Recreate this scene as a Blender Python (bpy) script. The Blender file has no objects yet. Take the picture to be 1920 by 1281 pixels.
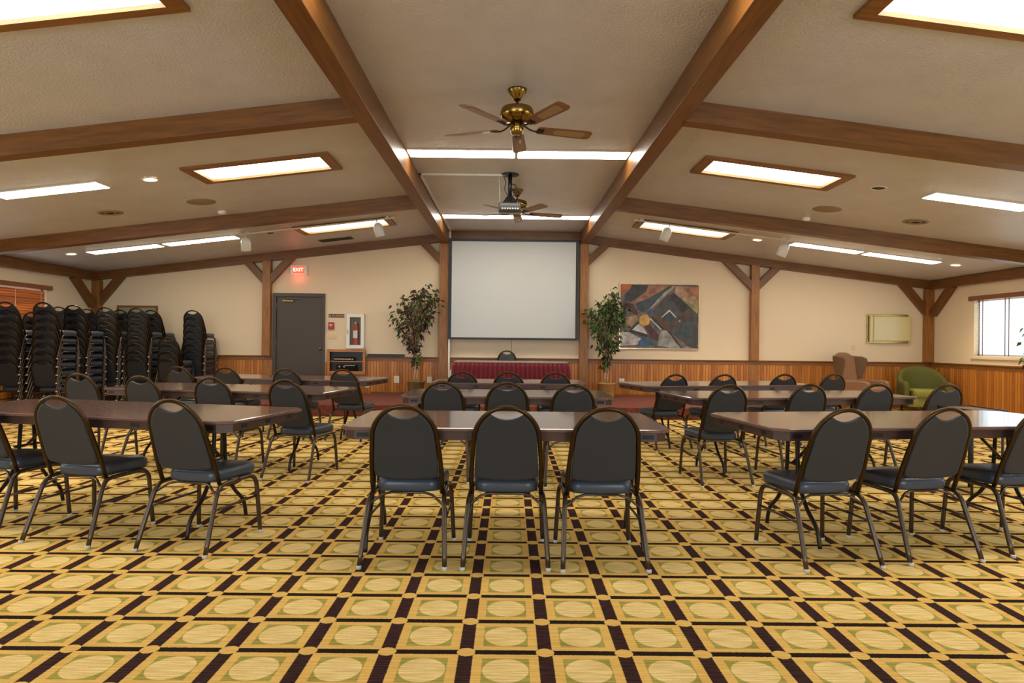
import bpy, bmesh, math, random
from mathutils import Vector, Matrix
random.seed(7)
R = math.radians
S = bpy.context.scene
COL = S.collection

# ---------------------------------------------------------------- helpers
def tag(o, label=None, cat=None, group=None, kind=None):
    if label: o['label'] = label
    if cat: o['category'] = cat
    if group: o['group'] = group
    if kind: o['kind'] = kind
    return o

def empty(name, loc=(0, 0, 0), rz=0, label=None, cat=None, group=None):
    o = bpy.data.objects.new(name, None)
    o.empty_display_size = .1
    COL.objects.link(o)
    o.location = loc
    o.rotation_euler = (0, 0, rz)
    return tag(o, label, cat, group)

def obj(name, bm, mats, parent=None, smooth=False, loc=None, rot=None, bevel=0, recalc=True):
    if recalc:
        bmesh.ops.recalc_face_normals(bm, faces=bm.faces)
    if smooth:
        for f in bm.faces: f.smooth = True
    me = bpy.data.meshes.new(name)
    bm.to_mesh(me); bm.free()
    if not isinstance(mats, (list, tuple)): mats = [mats]
    for m in mats: me.materials.append(m)
    o = bpy.data.objects.new(name, me)
    COL.objects.link(o)
    if parent: o.parent = parent
    if loc: o.location = loc
    if rot: o.rotation_euler = rot
    if bevel:
        md = o.modifiers.new('bevel', 'BEVEL'); md.width = bevel; md.segments = 2; md.limit_method = 'ANGLE'
    return o

def struct(name, bm, mats, parent=None, **k):
    o = obj(name, bm, mats, parent, **k)
    if parent is None: o['kind'] = 'structure'
    return o

def B(*boxes, mi=0, bm=None):
    """boxes given as (x0,x1,y0,y1,z0,z1)"""
    bm = bm or bmesh.new()
    for (x0, x1, y0, y1, z0, z1) in boxes:
        v = [bm.verts.new(p) for p in ((x0,y0,z0),(x1,y0,z0),(x1,y1,z0),(x0,y1,z0),(x0,y0,z1),(x1,y0,z1),(x1,y1,z1),(x0,y1,z1))]
        for f in ((0,3,2,1),(4,5,6,7),(0,1,5,4),(1,2,6,5),(2,3,7,6),(3,0,4,7)):
            fc = bm.faces.new([v[i] for i in f]); fc.material_index = mi
    return bm

def cr(pts, n=5):
    """Catmull-Rom smoothing of a point list"""
    P = [Vector(p) for p in pts]
    P = [P[0] * 2 - P[1]] + P + [P[-1] * 2 - P[-2]]
    out = []
    for i in range(1, len(P) - 2):
        for k in range(n):
            t = k / n
            a, b, c, d = P[i-1], P[i], P[i+1], P[i+2]
            out.append(.5 * ((2*b) + (c-a)*t + (2*a-5*b+4*c-d)*t*t + (3*b-a-3*c+d)*t**3))
    out.append(P[-2])
    return out

def tube(pts, r, seg=8, bm=None, flat=1.0, closed=False, mi=0):
    bm = bm or bmesh.new()
    P = [Vector(p) for p in pts]
    n = len(P)
    rings = []
    nrm = None
    for i, p in enumerate(P):
        if closed: t = (P[(i+1) % n] - P[i-1]).normalized()
        else: t = (P[min(i+1, n-1)] - P[max(i-1, 0)]).normalized()
        if nrm is None:
            nrm = t.orthogonal().normalized() if abs(t.y) > .9 else (Vector((0,1,0)) - t*t.y).normalized()
        else:
            nrm = (nrm - t * nrm.dot(t))
            nrm = nrm.normalized() if nrm.length > 1e-6 else t.orthogonal().normalized()
        b = t.cross(nrm)
        rr = r[i] if isinstance(r, (list, tuple)) else r
        rings.append([bm.verts.new(p + nrm*math.cos(a)*rr*flat + b*math.sin(a)*rr) for a in [2*math.pi*k/seg for k in range(seg)]])
    m = n if closed else n-1
    for i in range(m):
        A, C = rings[i], rings[(i+1) % n]
        for k in range(seg):
            f = bm.faces.new([A[k], A[(k+1) % seg], C[(k+1) % seg], C[k]]); f.material_index = mi; f.smooth = True
    if not closed:
        bm.faces.new(rings[0][::-1]).material_index = mi; bm.faces.new(rings[-1]).material_index = mi
    return bm

def lathe(prof, seg=24, bm=None, c=(0,0,0), mi=0, caps=True):
    bm = bm or bmesh.new()
    rings = []
    for r, z in prof:
        rings.append([bm.verts.new((c[0]+r*math.cos(2*math.pi*k/seg), c[1]+r*math.sin(2*math.pi*k/seg), c[2]+z)) for k in range(seg)])
    for i in range(len(rings)-1):
        for k in range(seg):
            f = bm.faces.new([rings[i][k], rings[i][(k+1) % seg], rings[i+1][(k+1) % seg], rings[i+1][k]]); f.smooth = True; f.material_index = mi
    if caps:
        bm.faces.new(rings[0][::-1]).material_index = mi; bm.faces.new(rings[-1]).material_index = mi
    return bm

def prism(poly, a, b, axis='z', bm=None, mi=0):
    """extrude a 2-D outline: axis z -> (x,y), axis y -> (x,z), axis x -> (y,z)"""
    bm = bm or bmesh.new()
    def p3(u, v, w):
        return {'z': (u, v, w), 'y': (u, w, v), 'x': (w, u, v)}[axis]
    A = [bm.verts.new(p3(u, v, a)) for u, v in poly]
    C = [bm.verts.new(p3(u, v, b)) for u, v in poly]
    n = len(poly)
    bm.faces.new(A[::-1]).material_index = mi; bm.faces.new(C).material_index = mi
    for i in range(n):
        bm.faces.new([A[i], A[(i+1) % n], C[(i+1) % n], C[i]]).material_index = mi
    return bm

def stackloops(loops, bm=None, smooth=True, mi=0):
    """skin a list of equal-length loops of 3-D points, capped"""
    bm = bm or bmesh.new()
    V = [[bm.verts.new(p) for p in L] for L in loops]
    n = len(V[0])
    for i in range(len(V)-1):
        for k in range(n):
            f = bm.faces.new([V[i][k], V[i][(k+1) % n], V[i+1][(k+1) % n], V[i+1][k]]); f.smooth = smooth; f.material_index = mi
    for L in (V[0][::-1], V[-1]):
        f = bm.faces.new(L); f.smooth = smooth; f.material_index = mi
    return bm

def rrect(w0, w1, y0, y1, r, n=5):
    """rounded trapezoid outline: half width w0 at y0, w1 at y1"""
    pts = []
    for cx, cy, a0 in ((w0-r, y0+r, -90), (w1-r, y1-r, 0), (-w1+r, y1-r, 90), (-w0+r, y0+r, 180)):
        for k in range(n+1):
            a = R(a0 + 90*k/n)
            pts.append((cx + r*math.cos(a), cy + r*math.sin(a)))
    return pts

def pillow(outline, layers, bm=None, c=None):
    cx = sum(p[0] for p in outline)/len(outline) if c is None else c[0]
    cy = sum(p[1] for p in outline)/len(outline) if c is None else c[1]
    return stackloops([[(cx+(x-cx)*s, cy+(y-cy)*s, z) for x, y in outline] for z, s in layers], bm)

def xform(bm, M, verts=None):
    bmesh.ops.transform(bm, matrix=M, verts=verts or bm.verts[:])
    return bm

# ---------------------------------------------------------------- materials
def lin(c):
    return tuple(((v/255)/12.92 if v/255 <= .04045 else ((v/255+.055)/1.055)**2.4) for v in c) + (1,)

def mat(name, col, rough=.5, metal=0, spec=.5, noise=None, bump=None, emit=None, coat=0):
    m = bpy.data.materials.new(name); m.use_nodes = True
    nt = m.node_tree; N = nt.nodes; L = nt.links
    p = N['Principled BSDF']
    p.inputs['Base Color'].default_value = lin(col)
    p.inputs['Roughness'].default_value = rough
    p.inputs['Metallic'].default_value = metal
    p.inputs['Specular IOR Level'].default_value = spec
    if coat: p.inputs['Coat Weight'].default_value = coat; p.inputs['Coat Roughness'].default_value = .12
    if emit:
        p.inputs['Emission Color'].default_value = lin(emit[0]); p.inputs['Emission Strength'].default_value = emit[1]
    tc = N.new('ShaderNodeTexCoord')
    if noise:
        sc, amt, stretch = noise
        mp = N.new('ShaderNodeMapping'); mp.inputs['Scale'].default_value = stretch
        L.new(tc.outputs['Object'], mp.inputs['Vector'])
        n = N.new('ShaderNodeTexNoise'); n.inputs['Scale'].default_value = sc; n.inputs['Detail'].default_value = 5
        L.new(mp.outputs['Vector'], n.inputs['Vector'])
        r = N.new('ShaderNodeValToRGB')
        a = [min(1, v*(1-amt)) for v in lin(col)[:3]] + [1]; b = [min(1, v*(1+amt)) for v in lin(col)[:3]] + [1]
        r.color_ramp.elements[0].color = a; r.color_ramp.elements[1].color = b
        r.color_ramp.elements[0].position = .3; r.color_ramp.elements[1].position = .7
        L.new(n.outputs['Fac'], r.inputs['Fac']); L.new(r.outputs['Color'], p.inputs['Base Color'])
    if bump:
        sc, st, dist = bump
        n2 = N.new('ShaderNodeTexNoise'); n2.inputs['Scale'].default_value = sc; n2.inputs['Detail'].default_value = 3
        L.new(tc.outputs['Object'], n2.inputs['Vector'])
        bp = N.new('ShaderNodeBump'); bp.inputs['Strength'].default_value = st; bp.inputs['Distance'].default_value = dist
        L.new(n2.outputs['Fac'], bp.inputs['Height']); L.new(bp.outputs['Normal'], p.inputs['Normal'])
    return m

def wood(name, col, rough=.35, amt=.3, scale=(1.2, 14, 14)):
    return mat(name, col, rough, noise=(2.2, amt, scale), bump=None)

M = {}
M['wall'] = mat('wall_paint', (228, 208, 176), .75, bump=(60, .15, .004))
M['ceil'] = mat('ceiling_knockdown', (202, 199, 200), .34, spec=.45, bump=(55, .55, .012), noise=(3, .05, (1, 1, 1)))
M['beam'] = wood('oak_beam', (112, 70, 24), .4)
M['trimwood'] = wood('oak_trim', (132, 84, 34), .4)
M['postwood'] = wood('oak_post', (150, 98, 42), .42)
M['cabwood'] = wood('oak_cabinet', (178, 112, 50), .4)
M['doorpaint'] = mat('door_paint', (70, 60, 50), .45, bump=(20, .05, .002))
M['doorframe'] = mat('door_frame_paint', (68, 58, 48), .4)
M['vinyl_back'] = mat('charcoal_fabric', (40, 43, 49), .62, bump=(300, .25, .0008))
M['vinyl_seat'] = mat('charcoal_vinyl', (62, 70, 82), .33, bump=(180, .12, .0006))
M['bronze'] = mat('bronze_tube', (66, 50, 28), .3, metal=.85)
M['bronze_dark'] = mat('dark_bronze_tube', (88, 76, 66), .28, metal=.8)
M['glide'] = mat('nylon_glide', (200, 198, 190), .4)
M['tabletop'] = mat('brown_tabletop', (104, 80, 74), .12, noise=(6, .12, (1, 8, 1)), spec=.6)
M['apron'] = mat('brown_plastic_apron', (72, 52, 46), .3)
M['slot'] = mat('slot_dark', (18, 16, 16), .6)
M['tableleg'] = mat('black_brown_steel', (46, 36, 32), .35, metal=.5)
M['stage'] = mat('maroon_carpet', (112, 56, 44), .95, noise=(14, .35, (1, 3, 1)))
M['white'] = mat('white_enamel', (232, 230, 222), .4)
M['whitep'] = mat('white_plastic', (225, 220, 205), .4)
M['ivory'] = mat('ivory_plate', (222, 200, 150), .4)
M['black'] = mat('black_satin', (22, 22, 23), .4)
M['blackgloss'] = mat('black_gloss', (14, 14, 15), .12)
M['screen'] = mat('screen_fabric', (198, 201, 200), .8)
M['brass'] = mat('antique_brass', (150, 124, 66), .22, metal=1)
M['brassdark'] = mat('dark_brass', (60, 48, 26), .35, metal=.9)
M['blade'] = wood('fan_blade_wood', (120, 78, 50), .3, .2, (1, 10, 10))
M['cane'] = mat('cane_insert', (150, 122, 84), .5, bump=(220, .5, .002))
M['strip'] = mat('fluorescent_diffuser', (255, 252, 245), .5, emit=((255, 245, 228), 15))
M['skypane'] = mat('skylight_diffuser', (255, 255, 250), .5, emit=((255, 252, 244), 9))
M['canlamp'] = mat('can_lamp_glow', (255, 240, 200), .5, emit=((255, 226, 165), 14))
M['shaft'] = mat('shaft_paint', (240, 232, 210), .7)
M['red'] = mat('red_enamel', (176, 28, 24), .3)
M['redglow'] = mat('exit_red_face', (235, 90, 80), .5, emit=((255, 62, 50), 1.6))
M['exitletter'] = mat('exit_letter_glow', (255, 240, 200), .5, emit=((255, 225, 170), 2.2))
M['signbrown'] = mat('sign_brown', (96, 42, 32), .5)
M['signtext'] = mat('sign_text', (226, 200, 180), .5)
M['skirt'] = mat('maroon_skirt', (108, 8, 26), .7, bump=(200, .1, .001))
M['cloth'] = mat('grey_tabletop', (150, 132, 124), .35)
M['basket'] = mat('wicker', (186, 144, 80), .7, noise=(40, .45, (1, 1, 3)), bump=(70, .8, .01))
M['basketdark'] = mat('dark_wicker', (132, 106, 60), .7, noise=(40, .5, (1, 1, 3)), bump=(70, .8, .01))
M['soil'] = mat('moss', (60, 48, 30), .95)
M['trunk'] = mat('ficus_trunk', (188, 160, 118), .7, noise=(12, .3, (1, 1, 1)))
M['leafg'] = mat('green_leaf', (50, 92, 30), .45, noise=(9, .55, (1, 1, 1)))
M['leafr'] = mat('burgundy_leaf', (62, 24, 30), .45, noise=(9, .5, (1, 1, 1)))
M['wing'] = mat('tan_rose_upholstery', (136, 98, 70), .8, bump=(160, .2, .002))
M['wingdark'] = mat('tan_rose_upholstery_wings', (104, 76, 48), .8, bump=(160, .2, .002))
M['green'] = mat('olive_green_upholstery', (88, 88, 34), .8, bump=(160, .2, .002))
M['green2'] = mat('olive_seat_upholstery', (134, 132, 58), .8, bump=(160, .2, .002))
M['dwood'] = wood('dark_wood_leg', (58, 34, 20), .4)
M['cream'] = mat('cream_panel', (206, 192, 130), .22, spec=.6)
M['blindwood'] = wood('orange_wood_slat', (192, 112, 58), .4, .5, (1, .4, 10))  # strong level bands put light and dark slat shading into the colour
M['blindwhite'] = mat('white_slat', (236, 234, 228), .5)
M['valance'] = wood('brown_valance', (132, 76, 42), .4, .15)
M['winframe'] = mat('window_frame_white', (235, 233, 226), .45)
M['cordm'] = mat('blind_cord', (120, 96, 80), .7)
M['steel'] = mat('brushed_steel', (160, 160, 158), .3, metal=.9)
M['cork'] = mat('grey_green_board', (150, 156, 136), .3)
M['ventdark'] = mat('vent_dark', (42, 34, 24), .6)
M['grille'] = mat('speaker_grille', (146, 128, 104), .7)
M['extbox'] = mat('cabinet_liner', (120, 112, 98), .6)

# beadboard: vertical grooves every 6 cm
def beadboard():
    m = bpy.data.materials.new('beadboard_oak'); m.use_nodes = True
    N = m.node_tree.nodes; L = m.node_tree.links; p = N['Principled BSDF']
    p.inputs['Roughness'].default_value = .38
    g = N.new('ShaderNodeNewGeometry'); s = N.new('ShaderNodeSeparateXYZ'); L.new(g.outputs['Position'], s.inputs[0])
    def mth(op, a, b=None, c=None):
        n = N.new('ShaderNodeMath'); n.operation = op
        for i, v in enumerate((a, b, c)):
            if v is None: continue
            if isinstance(v, (int, float)): n.inputs[i].default_value = v
            else: L.new(v, n.inputs[i])
        return n.outputs[0]
    u = mth('ADD', s.outputs['X'], s.outputs['Y'])
    w = mth('DIVIDE', u, .062)
    fr = mth('PINGPONG', w, .5)                      # 0 at a groove, .5 mid board
    gr = N.new('ShaderNodeMapRange'); gr.inputs['From Max'].default_value = .1; gr.interpolation_type = 'SMOOTHSTEP'; L.new(fr, gr.inputs['Value'])
    board = mth('FLOOR', w)
    wn = N.new('ShaderNodeTexWhiteNoise'); wn.noise_dimensions = '1D'; L.new(board, wn.inputs['W'])
    cb = N.new('ShaderNodeCombineXYZ'); L.new(mth('MULTIPLY', u, 60), cb.inputs[0]); L.new(mth('MULTIPLY', s.outputs['Z'], 3), cb.inputs[1])
    nz = N.new('ShaderNodeTexNoise'); nz.inputs['Scale'].default_value = 1; nz.inputs['Detail'].default_value = 4; L.new(cb.outputs[0], nz.inputs['Vector'])
    mix = mth('ADD', mth('MULTIPLY', wn.outputs['Value'], .35), mth('MULTIPLY', nz.outputs['Fac'], .65))
    r = N.new('ShaderNodeValToRGB'); r.color_ramp.elements[0].color = lin((152, 88, 28)); r.color_ramp.elements[1].color = lin((212, 140, 62))
    r.color_ramp.elements[0].position = .25; r.color_ramp.elements[1].position = .75
    L.new(mix, r.inputs['Fac'])
    mx = N.new('ShaderNodeMix'); mx.data_type = 'RGBA'; mx.inputs[6].default_value = lin((86, 44, 16))
    L.new(gr.outputs['Result'], mx.inputs[0]); L.new(r.outputs['Color'], mx.inputs[7]); L.new(mx.outputs[2], p.inputs['Base Color'])
    bp = N.new('ShaderNodeBump'); bp.inputs['Distance'].default_value = .006; bp.inputs['Strength'].default_value = .8
    L.new(gr.outputs['Result'], bp.inputs['Height']); L.new(bp.outputs['Normal'], p.inputs['Normal'])
    return m
M['bead'] = beadboard()

def carpet():
    m = bpy.data.materials.new('patterned_carpet'); m.use_nodes = True
    N = m.node_tree.nodes; L = m.node_tree.links; p = N['Principled BSDF']
    p.inputs['Roughness'].default_value = .95; p.inputs['Specular IOR Level'].default_value = .1
    def mth(op, a, b=None, c=None):
        n = N.new('ShaderNodeMath'); n.operation = op
        for i, v in enumerate((a, b, c)):
            if v is None: continue
            if isinstance(v, (int, float)): n.inputs[i].default_value = v
            else: L.new(v, n.inputs[i])
        return n.outputs[0]
    g = N.new('ShaderNodeNewGeometry')
    fz = N.new('ShaderNodeTexNoise'); fz.inputs['Scale'].default_value = 160; fz.inputs['Detail'].default_value = 2; L.new(g.outputs['Position'], fz.inputs['Vector'])
    va = N.new('ShaderNodeVectorMath'); va.operation = 'MULTIPLY_ADD'; va.inputs[1].default_value = (.008, .008, 0); L.new(fz.outputs['Color'], va.inputs[0]); L.new(g.outputs['Position'], va.inputs[2])
    s = N.new('ShaderNodeSeparateXYZ'); L.new(va.outputs[0], s.inputs[0])
    PX, PY = .3315, .2969
    # distance from the nearest column line / row line
    dx = mth('PINGPONG', mth('SUBTRACT', s.outputs['X'], -.170 + .004 - 100*PX), PX/2)
    dy = mth('PINGPONG', mth('SUBTRACT', s.outputs['Y'], 2.6915 + .004 - 100*PY), PY/2)
    # pingpong gives 0 on the line and P/2 mid-cell
    ex = mth('SUBTRACT', PX/2, dx); ey = mth('SUBTRACT', PY/2, dy)     # distance from the cell centre
    def soft(v, lo, hi):
        n = N.new('ShaderNodeMapRange'); n.interpolation_type = 'SMOOTHSTEP'
        n.inputs['From Min'].default_value = lo; n.inputs['From Max'].default_value = hi; L.new(v, n.inputs['Value']); return n.outputs['Result']
    def mixc(fac, a, b):
        n = N.new('ShaderNodeMix'); n.data_type = 'RGBA'; L.new(fac, n.inputs[0])
        for i, v in ((6, a), (7, b)):
            if isinstance(v, tuple): n.inputs[i].default_value = v
            else: L.new(v, n.inputs[i])
        return n.outputs[2]
    cv = N.new('ShaderNodeCombineXYZ'); L.new(mth('MULTIPLY', s.outputs['X'], 6), cv.inputs[0]); L.new(mth('MULTIPLY', s.outputs['Y'], 120), cv.inputs[1])
    st = N.new('ShaderNodeTexNoise'); st.inputs['Scale'].default_value = 1; st.inputs['Detail'].default_value = 3; L.new(cv.outputs[0], st.inputs['Vector'])
    streak = soft(st.outputs['Fac'], .35, .65)
    gold = mixc(streak, lin((214, 170, 88)), lin((230, 190, 106)))
    disc = mixc(streak, lin((216, 184, 112)), lin((240, 214, 150)))
    greenc = mixc(streak, lin((146, 138, 62)), lin((176, 162, 84)))
    brown = mixc(streak, lin((34, 22, 20)), lin((74, 46, 42)))
    blackc = lin((38, 26, 20))
    # inner square: green with a pale disc
    rad = mth('SQRT', mth('ADD', mth('MULTIPLY', ex, ex), mth('MULTIPLY', ey, ey)))
    inner = mixc(soft(rad, .0905, .0945), disc, greenc)
    cheb = mth('MAXIMUM', ex, ey)
    tile = mixc(soft(cheb, .094, .098), inner, gold)
    withrow = mixc(soft(dy, .0175, .0205), blackc, tile)
    withcol = mixc(soft(dx, .028, .032), brown, withrow)
    rad2 = mth('SQRT', mth('ADD', mth('MULTIPLY', dx, dx), mth('MULTIPLY', mth('MULTIPLY', dy, dy), 1.15)))
    fin = mixc(soft(rad2, .037, .040), gold, withcol)
    L.new(fin, p.inputs['Base Color'])
    pl = N.new('ShaderNodeTexNoise'); pl.inputs['Scale'].default_value = 500; L.new(g.outputs['Position'], pl.inputs['Vector'])
    bp = N.new('ShaderNodeBump'); bp.inputs['Distance'].default_value = .004; bp.inputs['Strength'].default_value = .5
    L.new(pl.outputs['Fac'], bp.inputs['Height']); L.new(bp.outputs['Normal'], p.inputs['Normal'])
    return m
M['carpet'] = carpet()

def glass():
    m = bpy.data.materials.new('window_glass'); m.use_nodes = True
    N = m.node_tree.nodes; L = m.node_tree.links
    N.remove(N['Principled BSDF'])
    t = N.new('ShaderNodeBsdfTransparent'); t.inputs[0].default_value = (.96, .98, .98, 1)
    g = N.new('ShaderNodeBsdfGlossy'); g.inputs['Roughness'].default_value = .02
    x = N.new('ShaderNodeMixShader'); x.inputs[0].default_value = .07; L.new(t.outputs[0], x.inputs[1]); L.new(g.outputs[0], x.inputs[2])
    L.new(x.outputs[0], N['Material Output'].inputs[0])
    return m
M['glass'] = glass()

# ---------------------------------------------------------------- the room
XL, XR, YB, YR, EAVE, TOP = -8.83, 8.98, 13.64, -3.2, 2.70, 3.66
BL, BR = (-1.475, -1.30), (1.47, 1.65)                  # the two long beams, inner and outer faces
def zl(x): return 3.59 + (x + 1.475) * (.89 / 7.355)     # underside of the left / right slopes
def zr(x): return 3.59 - (x - 1.65) * (.89 / 7.33)
def zc(x): return zl(x) if x < BL[0] else (zr(x) if x > BR[1] else TOP)

struct('floor', B((XL-.2, XR+.2, YR-.2, YB+.2, -.1, 0)), M['carpet'])

SKY = [(x0, x1, y0, y1) for (x0, x1) in ((-3.75, -2.26), (2.38, 3.90)) for (y0, y1) in ((3.67, 4.17), (7.53, 8.04), (11.36, 11.89))]
def ceil_panel(name, xs, zf, holes):
    X = sorted(set(xs + [h[0] for h in holes] + [h[1] for h in holes]))
    Y = sorted(set([YR-.2, YB+.2] + [h[2] for h in holes] + [h[3] for h in holes]))
    bm = bmesh.new()
    for i in range(len(X)-1):
        for j in range(len(Y)-1):
            cx, cy = (X[i]+X[i+1])/2, (Y[j]+Y[j+1])/2
            if any(h[0] < cx < h[1] and h[2] < cy < h[3] for h in holes): continue
            prism([(X[i], zf(X[i])), (X[i+1], zf(X[i+1])), (X[i+1], zf(X[i+1])+.12), (X[i], zf(X[i])+.12)], Y[j], Y[j+1], 'y', bm)
    bmesh.ops.remove_doubles(bm, verts=bm.verts, dist=.0001)
    return struct(name, bm, M['ceil'], recalc=True)
ceil_panel('ceiling_left', [XL-.2, BL[0]+.05], zl, [h for h in SKY if h[0] < 0])
ceil_panel('ceiling_right', [BR[1]-.05, XR+.2], zr, [h for h in SKY if h[0] > 0])
struct('ceiling_center', B((BL[0], BR[1], YR-.2, YB+.2, TOP, TOP+.12)), M['ceil'])

# back wall as a gable outline
struct('wall_back', prism([(XL-.15, 0), (XR+.15, 0), (XR+.15, EAVE+.1), (BR[1], TOP+.1), (BL[0], TOP+.1), (XL-.15, EAVE+.1)], YB, YB+.15, 'y'), M['wall'])
def wall_side(name, x0, x1, holes, axis='y'):
    bs = []
    a = YR-.1 if axis == 'y' else XL
    b = YB+.05 if axis == 'y' else XR
    top = EAVE+.08 if axis == 'y' else TOP+.1
    holes = sorted(holes)
    cur = a
    for (h0, h1, z0, z1) in holes:
        bs.append((cur, h0, 0, top)); bs.append((h0, h1, 0, z0)); bs.append((h0, h1, z1, top)); cur = h1
    bs.append((cur, b, 0, top))
    return struct(name, B(*[((x0, x1, p, q, r_, s_) if axis == 'y' else (p, q, x0, x1, r_, s_)) for p, q, r_, s_ in bs]), M['wall'])
WINR = [(9.35, 12.36, 1.13, 2.24), (1.6, 5.0, 1.13, 2.24)]
WINL = [(9.35, 12.22, 1.13, 2.24), (1.6, 5.0, 1.13, 2.24)]
WREAR = [(-5.6, -2.2, .95, 2.3), (2.2, 5.6, .95, 2.3)]
wall_side('wall_left', XL-.15, XL, WINL)
wall_side('wall_right', XR, XR+.15, WINR)
wall_side('wall_rear', YR-.15, YR, WREAR, 'x')

# windows
def window(idx, side, y0, y1, z0, z1, blind):
    x = {'L': XL, 'R': XR}.get(side)
    def bx(d0, d1, a0, a1, b0, b1):        # d = depth outward from the wall face
        if side == 'L': return (x-d1, x-d0, a0, a1, b0, b1)
        if side == 'R': return (x+d0, x+d1, a0, a1, b0, b1)
        return (a0, a1, YR-d1, YR-d0, b0, b1)
    mid = (y0+y1)/2
    w = struct(f'window_{idx}', B(bx(.08, .12, y0, y1, z0, z0+.05), bx(.08, .12, y0, y1, z1-.05, z1), bx(.08, .12, y0, y0+.05, z0, z1), bx(.08, .12, y1-.05, y1, z0, z1), bx(.08, .12, mid-.03, mid+.03, z0, z1)), M['winframe'])
    struct('pane', B(bx(.095, .1, y0+.04, y1-.04, z0+.04, z1-.04)), M['glass'], w)
    struct('sill', B(bx(-.03, .1, y0-.05, y1+.05, z0-.045, z0-.001)), M['winframe'] if side != 'R' else M['wall'], w, bevel=.004)
    if blind is None: return w
    names = {'closed': ('wooden_blind', 'orange wooden slat blind, closed, on the left window behind the chair stacks', M['blindwood']),
             'open': ('window_blind', 'white slat blind, opened, across the bright right window', M['blindwhite'])}
    if blind in names:
        nm, lb, sm = names[blind]
        cat = 'blind'
    else:
        nm, lb, sm, cat = 'window_blind', blind[1], M['blindwood'] if blind[0] == 'closed' else M['blindwhite'], 'blind'
    closed = blind == 'closed' or blind[0] == 'closed'
    t = empty(nm, (0, 0, 0), 0, lb, cat)
    obj('valance', B(bx(-.075, -.02, y0-.06, y1+.06, z1-.03, z1+.055)), M['valance'], t, bevel=.004)
    bm = bmesh.new()
    n = int((z1-z0-.06)/.047)
    ang = R(60) if closed else R(4)
    for k in range(n):
        z = z0 + .045 + k*.047
        dw = .025*math.cos(ang); dz = .025*math.sin(ang)
        if side == 'L': c = (x+.045-dw-.05, x+.045+dw-.05)
        elif side == 'R': c = (x-.045-dw+.05, x-.045+dw+.05)
        pts = []
        sg = 1 if side == 'L' else -1
        A = (x + sg*(-.03-dw), z-dz); Bq = (x + sg*(-.03+dw), z+dz)
        prism([(A[0], A[1]-.0015), (Bq[0], Bq[1]-.0015), (Bq[0], Bq[1]+.0015), (A[0], A[1]+.0015)], y0+.012, y1-.012, 'y', bm)
    obj('slats', bm, sm, t)
    for k in range(10 if not closed else 5):
        yy = y1 - .14 - (k//2)*.64 - (k % 2)*.09 if not closed else y1 - .18 - k*(y1-y0-.36)/4
        obj('ladder_cord', tube([(x+(.024 if side == 'L' else 0), yy, z0+.03), (x+(.024 if side == 'L' else 0), yy, z1)], .0035 if closed else .008, 5), M['cordm'] if not closed else M['whitep'], t)
    obj('bottom_rail', B((x-.055 if side == 'L' else x+.005, x-.005 if side == 'L' else x+.055, y0+.01, y1-.01, z0+.004, z0+.022)), sm, t)
    return w
window(1, 'L', 9.35, 12.22, 1.13, 2.24, 'closed')
window(2, 'L', 1.6, 5.0, 1.13, 2.24, None)  # unseen window, added to bring light in from off screen
window(3, 'R', 9.35, 12.36, 1.13, 2.24, 'open')
window(4, 'R', 1.6, 5.0, 1.13, 2.24, None)  # out of view, added for offscreen lighting like its twin opposite
window(5, 'B', -5.6, -2.2, .95, 2.3, None)
window(6, 'B', 2.2, 5.6, .95, 2.3, None)

# wainscot, rails, baseboards
def trimbox(name, mat_, *bs, **k):
    return struct(name, B(*bs), mat_, **k)
DX0, DX1 = -5.035, -3.935
CABX = (-3.86, -3.05)
trimbox('wainscot_back', M['bead'], (XL, DX0, YB-.02, YB, 0, .9), (DX1, CABX[0], YB-.02, YB, 0, .86), (CABX[1], XR, YB-.02, YB, 0, .9), (CABX[0], CABX[1], YB-.02, YB, 0, .6))
trimbox('wainscot_left', M['bead'], (XL, XL+.02, YR, YB, 0, .9))
trimbox('wainscot_right', M['bead'], (XR-.02, XR, YR, YB, 0, .9))
def rail(name, *spans):
    bm = bmesh.new()
    for ax, a0, a1, w, sg in spans:
        prof = [(0, .885), (.028, .885), (.028, .955), (.05, .965), (.05, .985), (0, .985)]
        if ax == 'x': prism([(w - u, v) for u, v in prof], a0, a1, 'x', bm)
        else: prism([(w + sg*u, v) for u, v in prof], a0, a1, 'y', bm)
    return struct(name, bm, M['trimwood'])
rail('trim_1', ('x', XL, DX0-.002, YB, 1), ('x', CABX[1], -1.50, YB, 1), ('x', -1.30, 1.47, YB, 1), ('x', 1.65, XR, YB, 1))
rail('trim_2', ('y', YR, YB-.05, XL, 1))
rail('trim_3', ('y', YR, YB-.05, XR, -1))
trimbox('baseboard_back', M['trimwood'], (XL+.03, DX0, YB-.035, YB-.019, 0, .1), (CABX[1]+.1, XR-.03, YB-.035, YB-.019, .2, .24))
trimbox('baseboard_left', M['trimwood'], (XL+.019, XL+.035, YR, YB-.03, 0, .09))
trimbox('baseboard_right', M['trimwood'], (XR-.035, XR-.019, YR, YB-.03, 0, .09))

# stage
st = trimbox('trim_stage', M['stage'], (-6.05, 5.6, 11.1, YB-.001, 0, .2), bevel=.012)

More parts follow.
